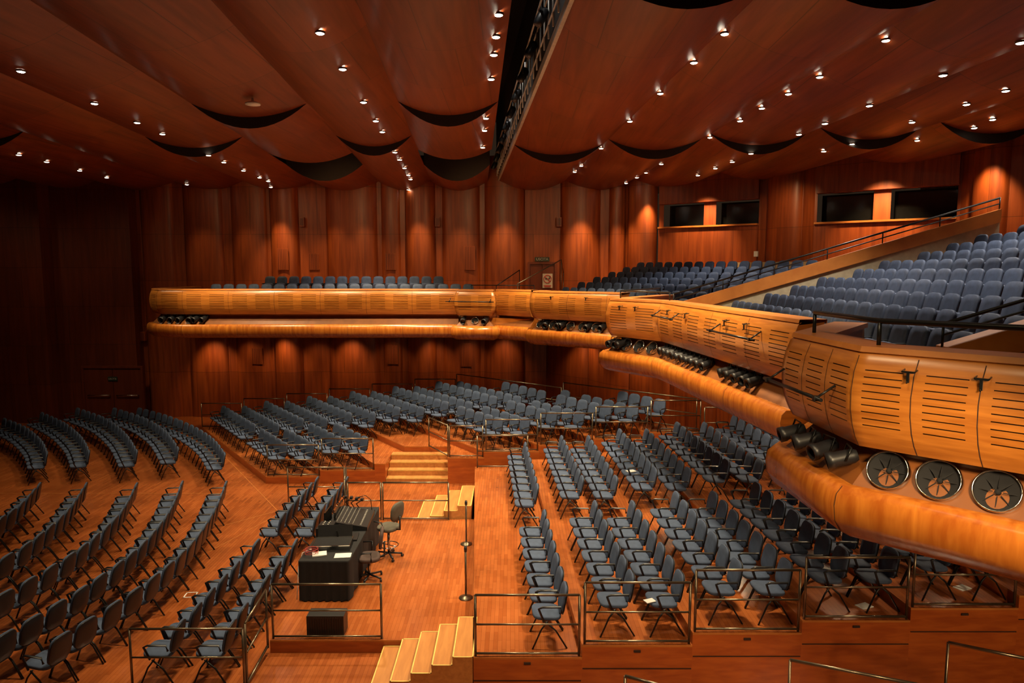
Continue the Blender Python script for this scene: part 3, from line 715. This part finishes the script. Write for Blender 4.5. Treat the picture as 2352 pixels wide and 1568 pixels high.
def make_set(lst,parts,name,lab,cat,group,stufflab,sc=1.0):
    lst=[c for c in lst if inframe(*c[:3])]
    lst.sort(key=lambda c:c[0]**2+c[1]**2+(HC-c[2])**2)
    near,rest=lst[:300],lst[300:]
    for c in near:
        t=thing(name,lab(c),cat,(c[0],c[1],c[2]),c[3]+random.uniform(-.03,.03),group); t.scale=(sc,)*3
        for n2,me in parts:
            o=bpy.data.objects.new(n2,me); C.objects.link(o); o.parent=t
    if rest:
        mats=[]; m=MB(); tmp=[]
        for n2,me in parts:
            mt=me.materials[0]
            if mt not in mats: mats.append(mt)
            tmp.append(([v.co.copy() for v in me.vertices],[(tuple(p.vertices),p.use_smooth) for p in me.polygons],mats.index(mt)))
        for c in rest:
            T=Matrix.Translation((c[0],c[1],c[2]))@Matrix.Rotation(c[3],4,'Z')@Matrix.Scale(sc,4)
            for vs,fs,k in tmp:
                o=len(m.v); m.v+=[tuple(T@v) for v in vs]
                for f,s in fs: m.f.append(tuple(i+o for i in f)); m.m.append(k); m.sm.append(s)
        me=bpy.data.meshes.new(name+'_rows'); me.from_pydata(m.v,[],m.f)
        for x in mats: me.materials.append(x)
        me.polygons.foreach_set('material_index',m.m); me.polygons.foreach_set('use_smooth',m.sm)
        o=bpy.data.objects.new(name+'_rows',me); C.objects.link(o); tag(o,stufflab,cat+'s'); o['kind']='stuff'
make_set(chairs,CHP,'padded_armchair',lambda c:'blue padded armchair, %s in the %s'%(ordn(c[5]),c[4]),'chair','blue padded armchairs on the hall floor','farther rows of blue padded armchairs beyond the nearest ones')
make_set(seats,BSP,'tip_up_seat',lambda c:'blue tip-up seat, %s in %s'%(ordn(c[5]),c[4]),'theatre seat','blue tip-up balcony seats','farthest blue tip-up seats on the balcony',.83)
# ---------------------------------------------------------------- sound desk
t=thing('folding_table','long table under a black cloth carrying the sound desk','table',(-3.45,13.65,MZ))
MB().box((0,0,.765),(.9,2.85,.03)).build('tabletop',M['black'],t)
for sx in (-1,1):
    for sy in (-1,0,1): MB().tube([(sx*.38,sy*1.3,0),(sx*.38,sy*1.3,.75)],.02).build('leg',M['blackmetal'],t)
m=MB(); n=90; ring=[]
for k in range(n):
    s=k/n*4; q=int(s); f=s-q; hx,hy=.465,1.45
    p=[(-hx+2*hx*f,-hy),(hx,-hy+2*hy*f),(hx-2*hx*f,hy),(-hx,hy-2*hy*f)][q]; ring.append(p)
vs=[]
for zz,am in ((.785,0),(.75,.004),(.4,.02),(.02,.035)):
    for k,(x,y) in enumerate(ring):
        vs.append((-3.45+x*(1+am*math.sin(k*1.9)*1.2),13.65+y+am*math.sin(k*1.9)*.8*(1 if abs(y)>1.4 else 0),MZ+zz))
m.add(vs,[(i*n+k,i*n+(k+1)%n,(i+1)*n+(k+1)%n,(i+1)*n+k) for i in range(3) for k in range(n)],0,True); m.add(vs,[tuple(range(n))],0)
tag(m.build('tablecloth',M['cloth']),'black cloth draped over the long sound desk table','tablecloth')
TZ=MZ+.79
t=thing('mixing_console','black sound mixing console on the far half of the cloth covered table','mixer',(-3.32,14.15,TZ),.05)
m=MB(); m.add([(-.38,-.5,0),(.34,-.5,0),(.34,.5,0),(-.38,.5,0),(-.38,-.5,.2),(.34,-.5,.07),(.34,.5,.07),(-.38,.5,.2)],[(0,1,2,3),(4,5,6,7),(0,1,5,4),(1,2,6,5),(2,3,7,6),(3,0,4,7)]); m.build('body',M['black'],t)
m=MB()
for i in range(14): m.box((.2,-.44+i*.067,.105),(.03,.018,.025))
m.build('faders',M['grey'],t)
m=MB()
for i in range(14):
    for j in range(5): m.box((-.28+j*.08,-.44+i*.067,.19-j*.014),(.016,.016,.02))
m.build('knobs',M['grey'],t)
MB().box((-.33,0,.27),(.04,.8,.16)).box((-.35,0,.16),(.06,.5,.1)).build('screen_bridge',M['glass'],t)
t=thing('laptop','open black laptop on the sound desk table beside the console','laptop',(-3.2,13.3,TZ),.1)
MB().box((0,0,.015),(.27,.38,.025)).build('keyboard_base',M['black'],t)
MB().box((-.19,0,.14),(.02,.38,.26),Mx=Matrix.Rotation(-.25,4,'Y')).build('screen',M['glass'],t)
t=thing('flight_case','flat black equipment case with pale edges on the sound desk','case',(-3.45,12.85,TZ),.08)
MB().box((0,0,.05),(.7,.45,.1)).build('case_body',M['black'],t)
MB().box((0,.24,.22),(.66,.03,.34),Mx=Matrix.Rotation(-.3,4,'X')).build('case_lid',M['black'],t)
m=MB()
for s in (-1,1): m.box((0,s*.225,.1),(.72,.015,.015)); m.box((s*.35,0,.1),(.015,.45,.015)); m.box((0,s*.225,.01),(.72,.015,.015))
m.build('edge_trim',M['chrome'],t)
t=thing('effects_rack','small black equipment rack with knobs at the left edge of the desk','audio rack',(-3.72,13.4,TZ),.0)
MB().box((0,0,.11),(.3,.42,.22)).build('rack_body',M['black'],t)
m=MB()
for i in range(5):
    for j in range(2): m.lathe([(.014,0),(.014,.02)],8,Matrix.Translation((-.06+.1*j,-.16+.08*i,.22)))
m.build('knobs',M['grey'],t)
t=thing('monitor_screen','black flat screen tilted up in the middle of the sound desk','screen',(-3.8,13.85,TZ),0)
MB().box((0,0,.24),(.03,.5,.3)).build('display',M['glass'],t); MB().box((-.02,0,.06),(.03,.06,.12)).box((0,0,.01),(.1,.24,.02)).build('stand',M['black'],t)
t=thing('desk_lamp','thin gooseneck lamp bent over the far end of the desk','lamp',(-3.1,14.85,TZ),0)
MB().tube([(0,0,0),(-.02,0,.25),(-.12,-.05,.36),(-.26,-.1,.34)],.008).build('neck',M['blackmetal'],t); MB().lathe([(.07,0),(.06,.02)],12).build('base',M['black'],t); MB().box((-.28,-.11,.33),(.1,.04,.02)).build('head',M['black'],t)
tag(MB().box((-3.15,12.42,TZ+.004),(.3,.21,.006),.1).build('paper_sheet',M['white']),'white paper sheet at the near end of the sound desk','paper')
tag(MB().box((-3.6,12.47,TZ+.012),(.26,.2,.02),.3).build('notebook',M['white']),'small white notebook under cables at the near left desk corner','notebook')
m=MB(); m.tube([(-3.75+.12*math.cos(a*.6)*(1+.2*math.sin(a)),12.45+.1*math.sin(a*.6),TZ+.02+.003*a) for a in range(40)],.006)
tag(m.build('cable_coil',M['red']),'small coil of red cable on the desk corner','cable')
m=MB(); m.tube([(-3.6,12.65,TZ+.03),(-3.8,12.6,TZ+.05),(-3.93,12.5,TZ+.02),(-3.98,12.4,TZ-.2),(-3.97,12.3,MZ+.3),(-3.98,12.25,MZ+.02)],.007)
tag(m.build('cable',M['white']),'white cable hanging down the near left corner of the desk','cable')
for k in range(4):
    x=-3.7+.13*k; m=MB(); m.tube([(x,14.95-.06*k,TZ+.01),(x-.1,14.9-.06*k,TZ+.2),(x+.05,14.8-.06*k,TZ+.32)],.012); m.box((x+.05,14.8-.06*k,TZ+.33),(.06,.1,.05)); m.box((x,14.95-.06*k,TZ+.01),(.12,.09,.02))
    tag(m.build('desk_microphone',M['black']),'black gooseneck device on the far end of the sound desk, %s from the left'%ordn(k+1),'microphone','gooseneck devices on the sound desk')
def swivel(name,lab,x,y,rz,h,m1,ring=True):
    t=thing(name,lab,'office chair',(x,y,MZ),rz)
    MB().pad(.46,.44,.08,flat(0,h,0),2.6).build('seat',M[m1],t)
    MB().pad(.42,.42,.06,lean(-.25,h+.38,.12,.35),2.8).build('backrest',M[m1],t)
    MB().tube([(-.1,0,h-.03),(-.3,0,h-.0),(-.3,0,h+.3)],.02).build('back_bracket',M['black'],t)
    MB().tube([(0,0,.08),(0,0,h-.04)],.028,10).build('gas_column',M['chrome'],t)
    for k in range(5):
        a=k*2*math.pi/5; b=MB().tube([(0,0,.1),(.28*math.cos(a),.28*math.sin(a),.07)],.02).build('base_arm',M['black'],t)
        MB().tube([(.28*math.cos(a)-.02,.28*math.sin(a),.03),(.28*math.cos(a)+.02,.28*math.sin(a),.03)],.03,10).build('caster',M['black'],b)
    if ring: MB().tube([(.2*math.cos(a*.2618),.2*math.sin(a*.2618),.27) for a in range(25)],.012).tube([(-.2,0,.27),(.2,0,.27)],.01).build('foot_ring',M['chrome'],t)
    for s in (-1,1): MB().tube([(-.05,s*.22,h),(-.05,s*.3,h+.2),(.14,s*.3,h+.2)],.018).build('armrest',M['black'],t)
M['greyfab']=mat('grey_fabric',(.10,.09,.07),.9)
M['redfab']=mat('dusty_brown_fabric',(.07,.045,.04),.9)
swivel('drafting_chair','tall grey swivel stool with foot ring right of the sound desk',-2.62,14.2,math.pi*.85,.66,'greyfab')
swivel('office_chair','low brownish swivel chair tucked against the right side of the desk',-2.82,13.15,math.pi*1.05,.45,'redfab',False)
t=thing('floor_monitor','black boxy stage speaker behind the front guard rail','speaker',(-3.12,11.15,MZ))
MB().box((0,0,.17),(.62,.28,.34)).build('cabinet',M['black'],t)
m=MB(); [m.box((-.26+.04*k,-.145,.17),(.012,.01,.29)) for k in range(14)]; m.build('grille',M['slot'],t)
for x,y,lab in ((-.86,12.35,'metal barrier post nearest the near steps on the desk platform'),(-1.02,14.9,'metal barrier post farther along the desk platform edge')):
    t=thing('barrier_post',lab,'barrier post',(x,y,MZ))
    MB().lathe([(.13,0),(.13,.015),(.05,.035),(.022,.05)],20).build('base',M['rail'],t)
    MB().lathe([(.02,.05),(.02,.93)],12).build('pole',M['rail'],t)
    MB().lathe([(.028,.9),(.032,.95),(.026,1.0)],12).build('cassette_head',M['black'],t)
tag(MB().box((-.94,13.62,MZ+.93),(.006,2.46,.04),.063).build('barrier_belt',M['black']),'dark belt stretched between the two metal barrier posts','belt')
x,y=onz(438,1366,0)
t=thing('floor_socket','small square floor socket plate with pale rim on the left floor','floor socket',(x,y,0),.1)
m=MB(); 
for s in(-1,1): m.box((s*.1,0,.004),(.02,.22,.008)); m.box((0,s*.1,.004),(.22,.02,.008))
m.build('rim',M['white'],t); MB().box((0,0,.002),(.19,.19,.004)).build('cover',M['floor'],t)
def onchair(px,py,z,lab,s=.2,nm='paper_sheet'):
    x,y=onz(px,py,z); m=MB(); m.box((x,y,z+.006),(s,s*.7,.01),.4); tag(m.build(nm,M['white']),lab,'paper')
onchair(1449,1082,AZ[2]+.5,'white folded paper lying on a chair in the near right block',.22)
onchair(682,952,BZ[1]+.5,'white paper lying on a chair in the far block',.25)
onchair(1492,1380,AZ[1]+.5,'white paper lying between chairs behind the second front rail',.16)
onchair(1985,1392,AZ[3]+.0,'crumpled pale paper bag on the floor of the fourth platform',.22,'paper_bag')
onchair(2210,1350,AZ[4]+.0,'pale folded sheet on the floor of the fifth platform',.22)
m=MB()
for a,b in (((0,1133),(520,1133)),((455,985),(640,1175)),((345,1340),(640,1180)),((520,1205),(640,1172))):
    p=onz(*a);q=onz(*b); d=Vector((q[0]-p[0],q[1]-p[1])).normalized(); n2=Vector((-d.y,d.x))*.008
    m.add([(p[0]-n2.x,p[1]-n2.y,.003),(q[0]-n2.x,q[1]-n2.y,.003),(q[0]+n2.x,q[1]+n2.y,.003),(p[0]+n2.x,p[1]+n2.y,.003)],[(0,1,2,3)])
struct(m.build('trim_3',M['cap']))
# ---------------------------------------------------------------- lights
GX=.86
def spot(loc,tgt,pw,ang,col=(1,.72,.42),blend=.6,size=.15):
    l=bpy.data.lights.new('spot','SPOT'); l.energy=pw*GX; l.spot_size=math.radians(ang); l.spot_blend=blend; l.color=col; l.shadow_soft_size=size
    o=bpy.data.objects.new('spot_lamp',l); C.objects.link(o); o.location=loc
    d=Vector(tgt)-Vector(loc); o.rotation_euler=d.to_track_quat('-Z','Y').to_euler()
W=(1,.78,.47)
for x,y,p in ((-9,12,750),(-9,18,1250),(-10,23.5,1300),(-3.5,11,2400),(-3.5,16,2800),(-4,21.5,3200),(-5,25,1900),(2.4,12.5,3300),(2.2,17.5,3300),(1.0,22,2600),(-14,18,550),(-15,24.5,550)):
    spot((x,y,9.3),(x,y,0),p,95,W,.7,.3)
for x,y,p in ((6.5,11,1300),(6.5,15,1400),(9.5,13.5,1500),(5.5,22,1200),(9,19,1050),(12,16,900),(-6,26,700)):
    spot((x,y,9.5),(x,y,4),p,100,(1,.88,.74),.7,.3)
for x,y,p in ((6.2,12.5,190),(8.4,12.5,120),(5.6,16.5,210),(7.6,16.0,130),(4.6,19.5,140)):  # fill spots added under the soffit to brighten the right platforms
    spot((x,y,3.8),(x,y,0),p,140,(1,.74,.44),.6,.15)
for x,y,tx,ty,p in ((4.0,24.4,4.9,25.2,190),(5.3,22.4,6.1,22.9,170),(6.6,20.3,7.3,20.9,110),(2.4,26.8,3.2,27.5,120)):
    spot((x,y,3.8),(tx,ty,1.4),p,100,(1,.62,.3),.7,.08)
for x,tx,p in ((-3,-1.5,500),(1.0,1.2,650),(3.0,3.6,650)):  # fill spots added near the camera to brighten the front fascias
    spot((x,3.5,8.8 if x<3 else 5.9),(tx,9.7,.4),p,75,(1,.72,.4),.8,.2)
spot((6.0,4.5,3.8),(6.2,9.8,.6),380,110,(1,.7,.38),.8,.15)  # added fill for the fascias below the balcony
spot((8.5,5.5,3.8),(8.3,9.8,.6),200,110,(1,.7,.38),.8,.15)  # second added fascia fill, farther right
for px,p in ((655,760),(720,150),(770,260),(850,260),(967,600),(1060,340),(1160,560),(1240,150),(1330,950),(1414,680),(1471,640),(480,120),(575,160)):
    x=wx(px); spot((x,YW-1.3,9.3),(x,YW-.35,5.4),p,62,(1,.64,.30),1.0,.1)
for x,p in ((-11,150),(-6,280),(-1,300),(3.5,280)):
    spot((x,22.5,9.4),(x,29.5,6.6),p,90,(1,.60,.26),1.0,.3)
for x,p in ((-21,90),(-17,120)):  # spots added to lift the dark stage wall
    spot((x,23.5,9.3),(x,28.8,4.0),p,90,(1,.62,.3),1.0,.3)
for (x,y,tx,ty,p) in ((7.1,26.4,7.5,27.4,1250),(11.2,21.5,11.9,22.6,1250),(13.2,19.7,13.8,20.4,550),(8.5,22.5,9.8,25,300)):
    spot((x,y,9.6),(tx,ty,7.2),p,75,(1,.64,.30),.8,.1)
for px,p in ((495,240),(575,70),(655,180),(730,70),(810,180),(900,60),(1000,100),(1080,70),(1160,100),(1330,110)):
    x=wx(px); spot((x,YW-1.1,3.75),(x,YW-.2,1.6),p,84,(1,.60,.28),1.0,.1)
for (x,y,tx,ty,p) in ((-10.5,22.0,-10.5,25,1250),(-7,22,-7,25,1400),(-3.5,22,-3.5,25,1400),(-.5,20.8,-.3,24.4,1150),(.5,18.5,1.9,22,1050),(.2,13,3.0,16,950),(.5,10,3.7,13,680),(.8,8,3.8,10.5,400),(.4,5.2,3.2,6.8,240),(1.2,3.0,3.8,5.6,240)):
    spot((x,y,9.3),(tx,ty,5.4),p,52,(1,.77,.42),1.0,.1)
for y in (8,12,17,21):  # spots added inside the slot to brighten its right edge and rig
    spot((eL(y)+.05,y,ze(y)+1.6),(eR(y+.5),y+.5,ze(y)+.2),70,100,(1,.95,.85),.8,.05)
w=bpy.data.worlds.new('w'); bpy.context.scene.world=w; w.use_nodes=True
w.node_tree.nodes['Background'].inputs[0].default_value=(1,.6,.35,1); w.node_tree.nodes['Background'].inputs[1].default_value=.02
for x,y,z,p in ((-7,17,5.5,45),(0,15,4.6,80)):  # added area fills imitating floor bounce, not fixtures of the hall
    l=bpy.data.lights.new('bounce','AREA'); l.energy=p; l.size=9 if x<0 else 4; l.color=(1,.56,.26)
    o=bpy.data.objects.new('bounce_fill',l); C.objects.link(o); o.location=(x,y,z); o.rotation_euler=(math.pi,0,0)
cd=bpy.data.cameras.new('cam'); cam=bpy.data.objects.new('camera',cd); C.objects.link(cam)
cam.location=(0,0,HC); cam.rotation_euler=(math.pi/2-TH,0,0); cd.sensor_width=36; cd.lens=36*F/2352; cd.clip_start=.05; cd.clip_end=200
bpy.context.scene.camera=cam
